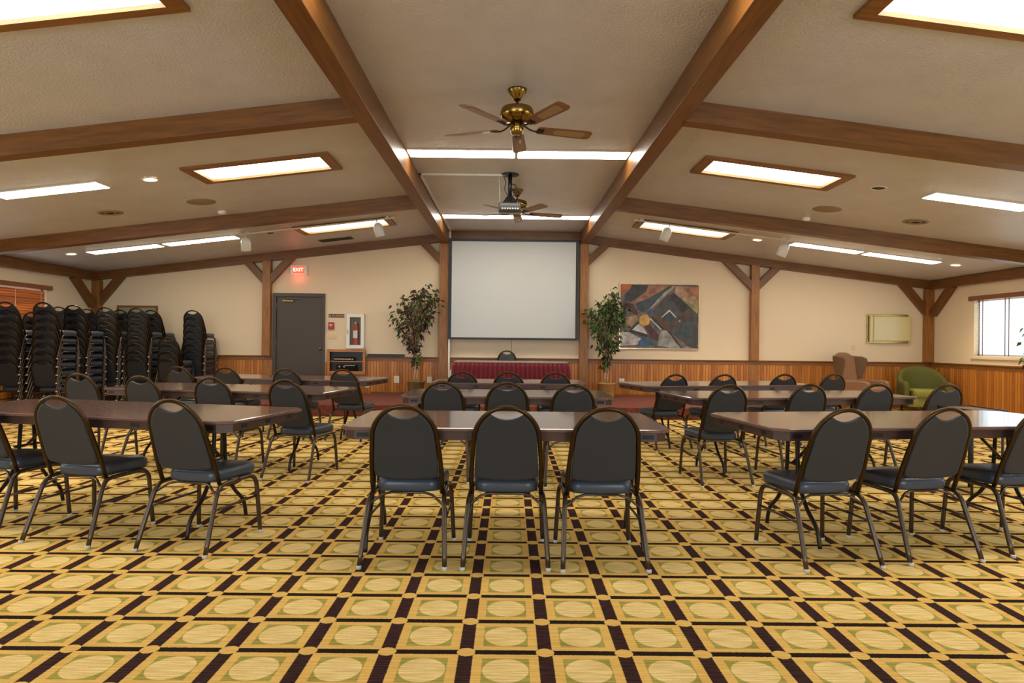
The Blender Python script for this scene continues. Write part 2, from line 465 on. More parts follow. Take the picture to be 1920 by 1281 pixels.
# beams: local X runs along the timber so that the grain follows it
def timber(name, p, q, w, d, parent=None, up=None):
    """bar from p to q (centre of its upper face), width w across, depth d downward"""
    p, q = Vector(p), Vector(q)
    Ln = (q-p).length
    t = (q-p).normalized()
    upv = Vector(up or (0, 0, 1)); upv = (upv - t*upv.dot(t)).normalized()
    s = upv.cross(t)
    o = struct(name, B((0, Ln, -w/2, w/2, -d, 0)), M['beam'], parent, bevel=.004)
    o.matrix_world = Matrix((( t.x, s.x, upv.x, p.x), (t.y, s.y, upv.y, p.y), (t.z, s.z, upv.z, p.z), (0, 0, 0, 1)))
    return o
timber('beam_long_left', ((BL[0]+BL[1])/2, YR, TOP), ((BL[0]+BL[1])/2, YB, TOP), BL[1]-BL[0], .27)
timber('beam_long_right', ((BR[0]+BR[1])/2, YR, TOP), ((BR[0]+BR[1])/2, YB, TOP), BR[1]-BR[0], .25)
for y in (2.07, 5.97, 9.9):
    timber('beam_cross_left', (BL[0]-.0, y+.08, zl(BL[0])), (XL, y+.08, zl(XL)), .16, .195)
    timber('beam_cross_right', (BR[1]+.0, y+.08, zr(BR[1])), (XR, y+.08, zr(XR)), .16, .195)
timber('beam_wall_left', (BL[0], YB-.065, zl(BL[0])), (XL, YB-.065, zl(XL)), .13, .165)
timber('beam_wall_right', (BR[1], YB-.065, zr(BR[1])), (XR, YB-.065, zr(XR)), .13, .165)
timber('beam_wall_center', (BL[1], YB-.06, TOP), (BR[0], YB-.06, TOP), .12, .18)
timber('beam_eave_left', (XL+.065, YR, zl(XL)+.003), (XL+.065, YB-.13, zl(XL)+.003), .13, .175)
timber('beam_eave_right', (XR-.065, YR, zr(XR)+.003), (XR-.065, YB-.13, zr(XR)+.003), .13, .175)
def post_(name, x0, x1, z0, z1, y0=YB-.13, y1=YB):
    o = struct(name, B((0, z1-z0, 0, x1-x0, 0, y1-y0)), M['postwood'], bevel=.004)
    o.matrix_world = Matrix(((0, 1, 0, x0), (0, 0, 1, y0), (1, 0, 0, z0), (0, 0, 0, 1)))
    return o
post_('post_back', -5.235, -5.065, .985, zl(-5.15)-.16)
post_('post_back', -1.5, -1.31, .2, TOP-.265)
post_('post_back', 1.47, 1.65, .2, TOP-.245)
post_('post_back', 5.10, 5.27, .985, zr(5.18)-.16)
post_('post_back', XL+.0, XL+.17, .985, zl(XL)-.16)
post_('post_back', XR-.17, XR, .985, zr(XR)-.16)
post_('post_lower', -5.235, -5.04, 0, .886, YB-.035)
post_('post_lower', 5.08, 5.29, .2, .886, YB-.035)
def kb(px, sgn, zpost, xb, zb):
    dx = xb-px; dz = zb-zpost; L_ = math.hypot(dx, dz); ux, uz = dx/L_, dz/L_; nx, nz = -uz*.075*sgn, ux*.075*sgn
    o = timber('post_brace', (px+nx-ux*.06, YB-.118, zpost+nz-uz*.06), (xb+nx+ux*.10, YB-.118, zb+nz+uz*.10), .15, .11, up=(0, -1, 0))
    return o
kb(-5.235, -1, 2.50, -5.66, 2.95); kb(-5.065, 1, 2.50, -4.58, 3.03)
kb(-1.50, -1, 2.95, -1.95, 3.40); kb(1.65, 1, 2.95, 2.12, 3.40)
kb(5.10, -1, 2.475, 4.48, 3.09); kb(5.27, 1, 2.475, 5.73, 2.93)
kb(XL+.17, 1, 2.01, -8.13, 2.65); kb(XR-.17, -1, 1.98, 8.24, 2.64)
for sx, x in ((1, XL), (-1, XR)):
    xx = x + sx*.06
    nm = 'post_brace'
    timber(nm, (xx, YB-.12, 2.06), (xx, YB-.72, 2.62), .11, .15, up=(0, 1, 1))

# ---------------------------------------------------------------- door
d = struct('door_1', B((DX0+.07, DX1-.055, YB-.012, YB-.001, .2, 2.235)), M['doorpaint'])
struct('door_frame', B((DX0, DX0+.07, YB-.05, YB-.001, .2, 2.31), (DX1-.055, DX1, YB-.05, YB-.001, .2, 2.31), (DX0+.07, DX1-.055, YB-.05, YB-.001, 2.235, 2.31)), M['doorframe'], d, bevel=.003)
kb_ = bmesh.new(); lathe([(.004, 0), (.028, .002), (.028, .008), (.012, .012), (.012, .03), (.026, .04), (.031, .055), (.024, .07), (.004, .075)], 20, kb_)
o = struct('door_knob', kb_, M['brass'], d); o.location = (-4.02, YB-.012, 1.14); o.rotation_euler = (R(90), 0, 0)
struct('door_closer', B((-4.83, -4.60, YB-.06, YB-.012, 2.13, 2.165)), M['brass'], d, bevel=.004)
struct('closer_arm', tube([(-4.76, YB-.04, 2.17), (-4.72, YB-.05, 2.205), (-4.45, YB-.055, 2.2)], .008, 6), M['steel'], d)
for z in (.45, 1.25, 2.05):
    struct('hinge', B((DX0+.066, DX0+.076, YB-.03, YB-.012, z-.05, z+.05)), M['steel'], d)

# ---------------------------------------------------------------- text
def text_part(name, s, size, m, parent, loc, depth=.001, rot=(R(90), 0, 0)):
    cu = bpy.data.curves.new(name, 'FONT'); cu.body = s; cu.size = size; cu.extrude = depth
    cu.align_x = 'CENTER'; cu.align_y = 'CENTER'
    o = bpy.data.objects.new(name, cu); COL.objects.link(o)
    dg = bpy.context.evaluated_depsgraph_get()
    me = bpy.data.meshes.new_from_object(o.evaluated_get(dg))
    bpy.data.objects.remove(o)
    me.materials.clear(); me.materials.append(m)
    o = bpy.data.objects.new(name, me); COL.objects.link(o); o.parent = parent; o.location = loc; o.rotation_euler = rot
    return o

# ---------------------------------------------------------------- wall things left of centre
t = empty('exit_sign', (-4.5, YB-.04, 2.70), 0, 'lit red exit sign in a clear case, high on the back wall above the door', 'exit sign')
obj('housing', B((-.18, .18, 0, .039, 0, .21)), M['whitep'], t, bevel=.006)
obj('sign_face', B((-.125, .11, -.006, -.0005, .035, .185)), M['redglow'], t)
text_part('lettering', 'EXIT', .105, M['exitletter'], t, (-.008, -.008, .108))
t = empty('wall_sign', (-3.695, YB-.012, 1.842), 0, 'narrow brown sign with pale lettering, right of the dark door', 'sign')
obj('plate', B((-.165, .165, 0, .011, -.037, .037)), M['signbrown'], t)
text_part('lettering', 'NO SMOKING', .042, M['signtext'], t, (.035, -.002, 0))
bm = tube([(.019*math.cos(a), 0, .019*math.sin(a)) for a in [k*math.pi/8 for k in range(16)]], .003, 5, closed=True)
tube([(-.013, 0, .013), (.013, 0, -.013)], .003, 5, bm)
obj('symbol', bm, M['signtext'], t, loc=(-.135, -.003, 0))
t = empty('fire_alarm_pull', (-3.80, YB-.05, 1.627), 0, 'red fire alarm pull box with white T handle, below the brown sign', 'fire alarm')
obj('box', B((-.058, .058, 0, .049, -.076, .076)), M['red'], t, bevel=.006)
obj('handle', B((-.036, .036, -.012, -.0005, .012, .03), (-.009, .009, -.012, -.0005, -.02, .012)), M['white'], t)
t = empty('switch_plate', (-3.775, YB-.012, 1.405), 0, 'ivory three-gang light switch plate below the red fire alarm', 'light switch')
obj('plate', B((-.086, .086, 0, .011, -.053, .053)), M['ivory'], t, bevel=.003)
for k in (-1, 0, 1): obj('toggle', B((k*.047-.006, k*.047+.006, -.012, -.0005, -.013, .013)), M['ivory'], t)
t = empty('switch_plate', (7.337, YB-.012, 1.28), 0, 'single ivory switch plate left of the cream wall panel', 'light switch')
obj('plate', B((-.038, .038, 0, .011, -.056, .056)), M['ivory'], t, bevel=.003); obj('toggle', B((-.006, .006, -.012, -.0005, -.013, .013)), M['ivory'], t)

# extinguisher cabinet (a thing) and the extinguisher inside (another)
ex0, ex1, ez0, ez1 = -3.462, -3.09, 1.15, 1.882
t = empty('extinguisher_cabinet', ((ex0+ex1)/2, YB-.09, ez0), 0, 'white wall cabinet with a tall glass door holding the red extinguisher', 'cabinet')
w = (ex1-ex0)/2; h = ez1-ez0
obj('case', B((-w, -w+.02, .02, .089, 0, h), (w-.02, w, .02, .089, 0, h), (-w, w, .02, .089, 0, .02), (-w, w, .02, .089, h-.02, h), (-w, w, .082, .089, 0, h)), M['white'], t)
obj('door', B((-w, -w+.07, 0, .019, 0, h), (w-.07, w, 0, .019, 0, h), (-w+.07, w-.07, 0, .019, 0, .075), (-w+.07, w-.07, 0, .019, h-.07, h)), M['white'], t, bevel=.004)
obj('glass_pane', B((-w+.07, w-.07, .008, .011, .075, h-.07)), M['glass'], t)
obj('liner', B((-w+.021, w-.021, .075, .081, .021, h-.021)), M['extbox'], t)
obj('latch', B((-w+.02, -w+.04, -.012, -.0005, .30, .40)), M['steel'], t)
t = empty('fire_extinguisher', ((ex0+ex1)/2, YB-.047, ez0+.021), 0, 'red fire extinguisher standing inside the white glass-fronted wall cabinet', 'fire extinguisher')
obj('cylinder', lathe([(.03, 0), (.024, .0), (.024, .05), (.0235, .40), (.02, .45), (.012, .48), (.010, .50)], 20), M['red'], t, smooth=True).scale = (2.4, 1.05, 1)
obj('paper_label', B((-.045, .045, -.0275, -.0262, .20, .36)), M['white'], t)
obj('valve', B((-.02, .02, -.012, .012, .50, .55)), M['steel'], t, bevel=.003)
obj('lever', B((-.055, .03, -.008, .008, .552, .565), (-.05, .0, -.008, .008, .535, .545)), M['black'], t)
obj('hose', tube(cr([(.02, -.015, .53), (.066, -.015, .47), (.068, -.018, .30), (.06, -.018, .16)]), .007, 7), M['black'], t)

# audio cabinet set into the wainscot
cx0, cx1, cz0, cz1 = CABX[0], CABX[1], .60, 1.13
t = empty('media_cabinet', ((cx0+cx1)/2, YB-.10, cz0), 0, 'open oak wall cabinet with two shelves of audio equipment beside the door', 'cabinet')
w = (cx1-cx0)/2; h = cz1-cz0
obj('face_frame', B((-w, -w+.055, 0, .02, 0, h), (w-.06, w, 0, .02, 0, h), (-w+.055, w-.06, 0, .02, 0, .07), (-w+.055, w-.06, 0, .02, h-.055, h)), M['cabwood'], t, bevel=.003)
obj('carcass', B((-w+.01, -w+.03, .02, .099, .01, h-.01), (w-.03, w-.01, .02, .099, .01, h-.01), (-w+.03, w-.03, .02, .099, .045, .065), (-w+.03, w-.03, .02, .099, h-.03, h-.01), (-w+.03, w-.03, .09, .099, .065, h-.03)), M['black'], t)
obj('shelf', B((-w+.031, w-.031, .003, .089, .265, .283)), M['cabwood'], t)
t = empty('amplifier', (-3.47, YB-.05, cz0+.0655), 0, 'black audio amplifier with two silver knobs on the lower cabinet shelf', 'amplifier')
obj('case', B((-.2, .24, -.035, .035, 0, .14)), M['blackgloss'], t, bevel=.004)
for x in (-.13, -.03): obj('knob', xform(lathe([(.02, 0), (.02, .012), (.015, .016)], 16), Matrix.Translation((x, -.0355, .1)) @ Matrix.Rotation(R(90), 4, 'X')), M['steel'], t)
obj('display', B((-.02, .2, -.0365, -.0352, .115, .13)), M['steel'], t)
t = empty('media_player', (-3.47, YB-.05, cz0+.2835), 0, 'silver-fronted media player with a round knob on the upper cabinet shelf', 'media player')
obj('case', B((-.24, .2, -.035, .035, 0, .085)), M['blackgloss'], t, bevel=.004)
obj('front_trim', B((-.24, .12, -.0375, -.0352, .03, .05)), M['steel'], t)
obj('knob', xform(lathe([(.018, 0), (.018, .01), (.013, .013)], 16), Matrix.Translation((.15, -.0355, .038)) @ Matrix.Rotation(R(90), 4, 'X')), M['steel'], t)
tag(obj('marker_rail', B((-3.02, -2.236, YB-.075, YB-.005, .9855, 1.04)), M['black'], bevel=.004), 'long thin black bar lying on the chair rail left of the ficus', 'bar')

def outlet(x, z, label, big=1.0):
    t = empty('wall_outlet', (x, YB-.034, z), 0, label, 'outlet')
    obj('plate', B((-.045*big, .045*big, 0, .013, -.06*big, .06*big)), M['whitep'], t, bevel=.003)
    obj('sockets', B((-.014, .014, -.003, -.0003, .012, .038), (-.014, .014, -.003, -.0003, -.038, -.012)), M['ivory'], t)
outlet(-2.40, .50, 'white outlet on the wainscot at the tip of the back left table', 1.25)
outlet(-1.70, .50, 'white outlet on the wainscot between the left ficus and the post', 1.1)
outlet(2.39, .50, 'white outlet on the wainscot right of the right ficus', 1.2)
outlet(-3.02, .37, 'small white outlet low on the wainscot beneath the back left table', .8)
outlet(1.2, .50, 'white outlet on the wainscot right of the red-skirted table', 1.1)

# framed board behind the stacks
t = empty('framed_board', (-7.92, YB-.03, 1.40), 0, 'grey board in a brown wooden frame above the stacked chairs', 'board')
obj('frame', B((-.43, .43, 0, .029, .57, .615), (-.43, .43, 0, .029, 0, .045), (-.43, -.385, 0, .029, .045, .57), (.385, .43, 0, .029, .045, .57)), M['trimwood'], t)
obj('panel', B((-.385, .385, .012, .029, .045, .57)), M['cork'], t)

# cream panel right
t = empty('wall_panel', (8.05, YB-.12, 1.38), 0, 'glossy cream box panel with brass edges on the back wall, above the armchairs', 'panel')
obj('back_plate', B((-.44, .44, .09, .119, 0, .615)), M['brass'], t, bevel=.004)
obj('body', B((-.405, .425, .03, .09, .03, .585)), M['cream'], t, bevel=.008)
obj('front_panel', B((-.34, .44, 0, .03, .05, .565)), M['cream'], t, bevel=.01)
obj('edge_trim', B((-.36, .40, .012, .03, .568, .582), (-.36, .40, .012, .03, .03, .045)), M['brass'], t)

# ---------------------------------------------------------------- painting
def artmat():
    m = bpy.data.materials.new('abstract_paint'); m.use_nodes = True
    N = m.node_tree.nodes; L = m.node_tree.links; p = N['Principled BSDF']; p.inputs['Roughness'].default_value = .45
    tc = N.new('ShaderNodeTexCoord')
    n = N.new('ShaderNodeTexNoise'); n.inputs['Scale'].default_value = 3.2; n.inputs['Detail'].default_value = 6; n.inputs['Distortion'].default_value = 1.2
    L.new(tc.outputs['Object'], n.inputs['Vector'])
    r = N.new('ShaderNodeValToRGB'); e = r.color_ramp.elements
    e[0].position = .3; e[0].color = lin((42, 46, 50)); e[1].position = .75; e[1].color = lin((150, 142, 132))
    for pos, c in ((.42, (78, 80, 80)), (.52, (120, 92, 70)), (.6, (104, 88, 80))):
        x = e.new(pos); x.color = lin(c)
    L.new(n.outputs['Fac'], r.inputs['Fac']); L.new(r.outputs['Color'], p.inputs['Base Color'])
    return m
AX0, AX1, AZ0, AZ1 = 2.34, 4.005, 1.225, 2.578
t = empty('abstract_painting', ((AX0+AX1)/2, YB-.045, AZ0), 0, 'large abstract painting in greys, browns and orange with thin pale frame, right of the ficus', 'painting')
aw, ah = (AX1-AX0)/2, AZ1-AZ0
acols = {'orange': (170, 84, 44), 'dark': (44, 44, 46), 'teal': (50, 66, 70), 'grey': (140, 140, 134), 'pale': (186, 182, 174), 'brown': (86, 58, 46), 'maroon': (76, 40, 38), 'blue': (52, 86, 118), 'rust': (150, 100, 72), 'gold': (190, 148, 76), 'tan': (160, 128, 98), 'slate': (66, 66, 66), 'olive': (132, 130, 84)}
amats = [artmat()] + [mat('paint_' + k, v, .5, noise=(7, .5, (1, 1, 1))) for k, v in acols.items()]
aidx = {k: i+1 for i, k in enumerate(acols)}
bm = B((-aw, aw, .012, .03, 0, ah))
def patch(col, pts, lv):
    # pts in the painting's own pixel frame, x 190..1445, y 115..1130 of a close view
    P = [(-aw + (x-190)/1255*2*aw, ah*(1-(y-115)/1015)) for x, y in pts]
    P = [(max(-aw+.004, min(aw-.004, a)), max(.004, min(ah-.004, b))) for a, b in P]
    prism(P, .012-lv*.0004, .0125, 'y', bm, aidx[col])
L_ = 1
for col, pts in (
    ('orange', [(190,115),(380,115),(330,200),(230,260),(190,300)]),
    ('dark', [(380,115),(640,125),(600,220),(480,320),(360,400),(260,370),(260,280),(340,210)]),
    ('rust', [(640,125),(980,130),(820,230),(640,330),(440,420),(480,330),(600,230)]),
    ('tan', [(1080,140),(1445,150),(1440,540),(1180,340),(1060,260)]),
    ('rust', [(1180,150),(1445,150),(1440,330),(1260,250)]),
    ('olive', [(1180,340),(1440,470),(1435,580),(1330,530)]),
    ('teal', [(430,420),(640,340),(900,180),(980,140),(1020,140),(680,480),(560,560),(470,520)]),
    ('grey', [(700,490),(1075,140),(1030,135),(870,260),(660,500)]),
    ('slate', [(940,280),(1040,240),(1435,580),(1160,760),(960,870),(700,560),(760,470)]),
    ('dark', [(980,290),(1060,250),(1320,480),(1180,570),(1040,400)]),
    ('teal', [(870,630),(985,530),(1085,640),(990,720)]),
    ('pale', [(850,630),(980,515),(1095,630),(1080,645),(980,540),(865,645)]),
    ('brown', [(920,850),(1290,500),(1350,560),(960,880)]),
    ('slate', [(1350,570),(1435,590),(1430,1130),(1290,1100),(1000,870)]),
    ('teal', [(1180,740),(1330,860),(1330,960),(1200,980),(1080,860)]),
    ('maroon', [(260,390),(400,430),(490,580),(440,620),(330,520)]),
    ('tan', [(250,660),(440,600),(480,680),(360,800),(260,760)]),
    ('pale', [(190,860),(330,880),(470,950),(560,1000),(460,1080),(190,1100)]),
    ('pale', [(470,740),(560,800),(630,910),(380,840)]),
    ('dark', [(330,870),(480,700),(500,730),(380,845),(640,920),(620,960)]),
    ('maroon', [(560,760),(650,740),(810,920),(790,1020),(700,960)]),
    ('blue', [(480,1030),(560,960),(680,1010),(740,1090),(480,1100)]),
    ('blue', [(600,540),(690,510),(720,570),(640,600)]),
    ('grey', [(860,840),(930,850),(1050,970),(1190,1130),(1000,1130),(800,1090),(820,940)]),
    ('dark', [(970,870),(1000,880),(1110,1020),(1200,1135),(1170,1135),(1080,1030)]),
    ('brown', [(660,620),(760,590),(980,710),(930,800),(820,760)]),
    ('dark', [(680,640),(720,640),(920,830),(850,850)]),
    ('pale', [(660,660),(675,650),(860,830),(840,840)]),
    ('gold', [(500,640),(560,590),(630,600),(665,670),(650,750),(560,795),(500,740)]),
    ('pale', [(1130,690),(1150,680),(1160,700),(1140,710)]),
):
    patch(col, pts, L_); L_ += 1
obj('canvas', bm, amats, t)
obj('frame', B((-aw-.02, -aw, 0, .044, -.02, ah+.02), (aw, aw+.02, 0, .044, -.02, ah+.02), (-aw, aw, 0, .044, -.02, 0), (-aw, aw, 0, .044, ah, ah+.02)), M['brass'] if False else mat('pale_gold_frame', (206, 186, 146), .25, metal=.6), t)

# ---------------------------------------------------------------- projector screen
t = empty('projection_screen', (.065, YB-.2, 1.37), 0, 'large pulled-down projection screen with a black border, between the two central posts', 'projection screen')
obj('screen_fabric', B((-1.30, 1.305, 0, .004, .04, 2.06)), M['screen'], t)
obj('border', B((-1.37, -1.30, -.002, .006, .04, 2.06), (1.305, 1.365, -.002, .006, .04, 2.06), (-1.37, 1.365, -.002, .006, 2.06, 2.10), (-1.37, 1.365, -.002, .006, .03, .042)), M['black'], t)
obj('bottom_bar', B((-1.37, 1.365, -.012, .016, 0, .032)), M['black'], t, bevel=.004)
obj('roller_case', B((-1.37, 1.36, -.03, .05, 2.09, 2.115)), M['black'], t)
obj('pull_cord', tube([(-.03, -.002, 0), (-.03, -.002, -.28)], .004, 5), M['black'], t)
# white conduit from the projector along the beam and down the post
t = empty('cable_conduit', (0, 0, 0), 0, 'white cable conduit running across the ceiling and down beside the projection screen', 'conduit')
obj('ceiling_run', B((-1.29, -.10, 8.93, 8.965, TOP-.025, TOP-.001)), M['white'], t)
obj('beam_run', B((-1.29, -1.262, 8.93, YB-.13, TOP-.025, TOP-.001)), M['white'], t)
obj('wall_run', B((-1.30, -1.262, YB-.16, YB-.122, .72, TOP-.001)), M['white'], t)
obj('wall_box', B((-1.30, -1.23, YB-.16, YB-.06, .56, .72)), M['whitep'], t, bevel=.004)

# ---------------------------------------------------------------- skirted head table
t = empty('skirted_table', (.03, 12.62, .2), 0, 'long table with a pleated dark red skirt on the stage below the screen', 'table')
hl, hd = 1.10, .36
obj('tabletop', pillow(rrect(hl, hl, -hd, hd, .04), [(.715, .985), (.72, 1), (.735, 1), (.742, .995)]), M['cloth'], t)
bm = bmesh.new()
peri = []
def seg(a, b, n):
    for k in range(n): peri.append((a[0]+(b[0]-a[0])*k/n, a[1]+(b[1]-a[1])*k/n))
seg((-hl, hd), (-hl, -hd), 40); seg((-hl, -hd), (hl, -hd), 150); seg((hl, -hd), (hl, hd), 40); peri.append((hl, hd))
rows = []
for z, amp, flare in ((.716, .006, 1.0), (.64, .016, 1.008), (.3, .026, 1.03), (.012, .032, 1.05)):
    row = []
    for i, (x, y) in enumerate(peri):
        a = amp*math.sin(i*1.05)
        fx = x*flare + (0 if abs(x) < hl-.001 else math.copysign(a, x)); fy = y*(1+(flare-1)*2.4) + (a if abs(y) > hd-.001 and y < 0 else 0)
        row.append(bm.verts.new((fx, fy, z)))
    rows.append(row)
for a, b in zip(rows, rows[1:]):
    for i in range(len(a)-1):
        bm.faces.new([a[i], a[i+1], b[i+1], b[i]]).smooth = True
o = obj('skirt', bm, M['skirt'], t); md = o.modifiers.new('s', 'SOLIDIFY'); md.thickness = .004
for sx in (-1, 1):
    for sy in (-1, 1): obj('leg', tube([(sx*(hl-.15), sy*(hd-.08), 0), (sx*(hl-.15), sy*(hd-.08), .715)], .016, 8), M['tableleg'], t)

# ---------------------------------------------------------------- banquet chair prototype
ARC = []
def backy(z): return -.098 - (z-.40)*.36
def arch_pts():
    pts = [(.206, .40), (.208, .47), (.206, .55), (.200, .64), (.192, .72)]
    for k in range(1, 12):
        a = R(90*k/12); pts.append((.19*math.cos(a)+.0, .735 + .198*math.sin(a)))
    pts.append((0, .933))
    full = pts + [(-x, z) for x, z in pts[-2::-1]]
    return [(x, backy(z), z) for x, z in full]
def make_chair():
    c = empty('banquet_chair')
    # seat
    out = rrect(.192, .212, -.098, .30, .075, 6)
    obj('seat', pillow(out, [(.404, .93), (.408, .985), (.43, 1.0), (.452, 1.0), (.468, .975), (.478, .91), (.484, .75), (.487, .4), (.488, .1)], c=(0, .1)), M['vinyl_seat'], c, smooth=True)
    # backrest panel
    prof = []
    prof += [(-.03 - .145*math.sin(R(a)) if False else 0, 0) for a in ()]
    right = [(.10, .487), (.165, .497), (.186, .515), (.188, .56), (.182, .66), (.176, .72)]
    for k in range(1, 10):
        a = R(7*k); right.append((.176*math.cos(a), .735+.184*math.sin(a)))
    right = [p for p in right if p[1] < .893]
    right += [(.095, .892)]
    scoop = [(.068, .876), (.034, .864), (0, .860)]
    bot = [(0, .482), (.05, .483)]
    half = bot + right + scoop
    outl = half + [(-x, z) for x, z in half[-2:0:-1]]
    cx, cz = 0, .69
    loops = []
    for off, s in ((-.012, .93), (-.013, .985), (-.006, 1.0), (.012, 1.0), (.026, .975), (.034, .9), (.038, .6), (.039, .15)):
        loops.append([(cx+(x-cx)*s, backy(cz+(z-cz)*s)+off, cz+(z-cz)*s) for x, z in outl])
    obj('backrest', stackloops(loops), M['vinyl_back'], c, smooth=True)
    obj('back_frame', tube(arch_pts(), .014, 8, flat=.9), M['bronze'], c)
    for s in (-1, 1):
        g0 = lathe([(.0155, 0), (.0155, .018), (.013, .02)], 10)
        lg = obj('leg', tube(cr([(s*.212, .08, .396), (s*.216, -.05, .396), (s*.219, -.105, .388), (s*.224, -.14, .355), (s*.228, -.165, .30), (s*.245, -.272, .012)], 5), .0142, 8), M['bronze_dark'], c)
        gg = obj('foot_glide', xform(g0, Matrix.Translation((s*.2455, -.276, 0))), M['glide'], lg)
        g0 = lathe([(.0155, 0), (.0155, .018), (.013, .02)], 10)
        lg = obj('leg', tube(cr([(s*.212, .08, .396), (s*.214, .18, .396), (s*.217, .225, .386), (s*.222, .25, .35), (s*.226, .258, .29), (s*.240, .278, .012)], 5), .0142, 8), M['bronze_dark'], c)
        gg = obj('foot_glide', xform(g0, Matrix.Translation((s*.2405, .279, 0))), M['glide'], lg)
        obj('stretcher', tube([(s*.2305, -.182, .255), (s*.2285, .26, .255)], .008, 7), M['bronze_dark'], c)
    bm = tube([(.225, -.15, .335), (.15, -.115, .39), (.10, -.09, .398), (-.10, -.09, .398), (-.15, -.115, .39), (-.225, -.15, .335)], .008, 7)
    obj('under_brace', bm, M['bronze_dark'], c)
    obj('seat_crossbar', tube([(-.212, .17, .398), (.212, .17, .398)], .009, 7), M['bronze_dark'], c)
    return c
def copy_tree(o, parent=None):
    c = o.copy(); COL.objects.link(c)
    if parent: c.parent = parent
    for ch in list(o.children): copy_tree(ch, c)
    return c
CHAIR = make_chair(); USED = [False]
def chair(x, y, z, deg, label, group):
    """x, y: mid-point between the two rear feet"""
    o = CHAIR if not USED[0] else copy_tree(CHAIR)
    USED[0] = True
    a = R(deg)
    o.location = (x - math.sin(a)*.275, y + math.cos(a)*.275, z)
    o.rotation_euler = (0, 0, a)
    tag(o, label, 'chair', group)
    return o
ordn = ['first', 'second', 'third', 'fourth']
def row(tbl, seats, n_all):
    side = {3: ['leftmost', 'middle', 'rightmost'], 4: ['leftmost', 'second from left', 'third from left', 'rightmost']}[n_all]
    for k, (x, y, a) in enumerate(seats):
        chair(x, y, 0, a, f'charcoal padded chair with bronze arched frame at the {tbl} table, {side[k]}', 'chairs drawn up to the tables')
row('front left', [(-3.56, 4.21, -12), (-2.84, 4.02, -11), (-2.04, 3.87, -13)], 3)
row('front centre', [(-.605, 3.66, -1), (-.012, 3.655, 0), (.56, 3.64, 1)], 3)
row('front right', [(1.96, 3.71, 9), (2.64, 3.84, 9), (3.38, 4.0, 8)], 3)
row('second-row left', [(-4.45, 6.62, -9), (-3.62, 6.28, -10), (-2.88, 6.18, -9), (-2.07, 5.92, -13)], 4)
row('second-row centre', [(-.615, 5.88, 0), (-.02, 5.88, 0), (.575, 5.72, 0)], 3)
row('second-row right', [(2.01, 5.85, 7), (2.86, 6.08, 8), (3.60, 6.24, 8), (4.31, 6.28, 8)], 4)
row('third-row left', [(-4.45, 8.60, -8), (-3.75, 8.46, -8), (-2.88, 8.25, -8), (-2.13, 8.2, -11)], 4)
row('third-row centre', [(-.59, 7.98, 0), (-.012, 7.98, 0), (.575, 7.98, 0)], 3)
row('third-row right', [(2.03, 7.82, 17), (2.66, 7.92, 12), (3.52, 8.18, 10), (4.28, 8.42, 12)], 4)
chair(-.06, 13.36, .2, 180, 'charcoal padded chair behind the red-skirted table on the stage, facing the room', None)

STACKS = [(-8.36, 10.6, 8, 'at the photo\'s left edge'),
          (-7.74, 10.6, 8, 'before the left window, second from the photo\'s left edge'),
          (-7.75, 11.35, 8, 'second back in the column right of the window'),
          (-7.63, 12.05, 8, 'third back in the column right of the window'),
          (-8.48, 11.35, 7, 'against the left wall, partly under the blind'),
          (-8.50, 12.05, 8, 'against the left wall beside the blind\'s edge'),
          (-8.50, 12.85, 8, 'in the back left corner by the corner post'),
          (-7.93, 13.0, 8, 'under the left half of the framed board'),
          (-7.30, 13.0, 8, 'under the right end of the framed board'),
          (-7.13, 12.2, 8, 'in front of the framed board'),
          (-6.52, 12.2, 4, 'that is short, four chairs high'),
          (-6.40, 12.88, 8, 'furthest right, standing alone near the door')]
for (x, y, n, where) in STACKS:
    for k in range(n):
        if k == 0: rk = 'bottom chair'
        elif k == n-1: rk = 'top chair'
        elif k < n/2: rk = {1: 'second', 2: 'third', 3: 'fourth'}[k] + ' chair up'
        else: rk = {1: 'second', 2: 'third', 3: 'fourth'}[n-1-k] + ' chair down'
        chair(x, y + .004*k, .136*k, 0, f'{rk} in the stack {where}', 'stacked banquet chairs along the left')

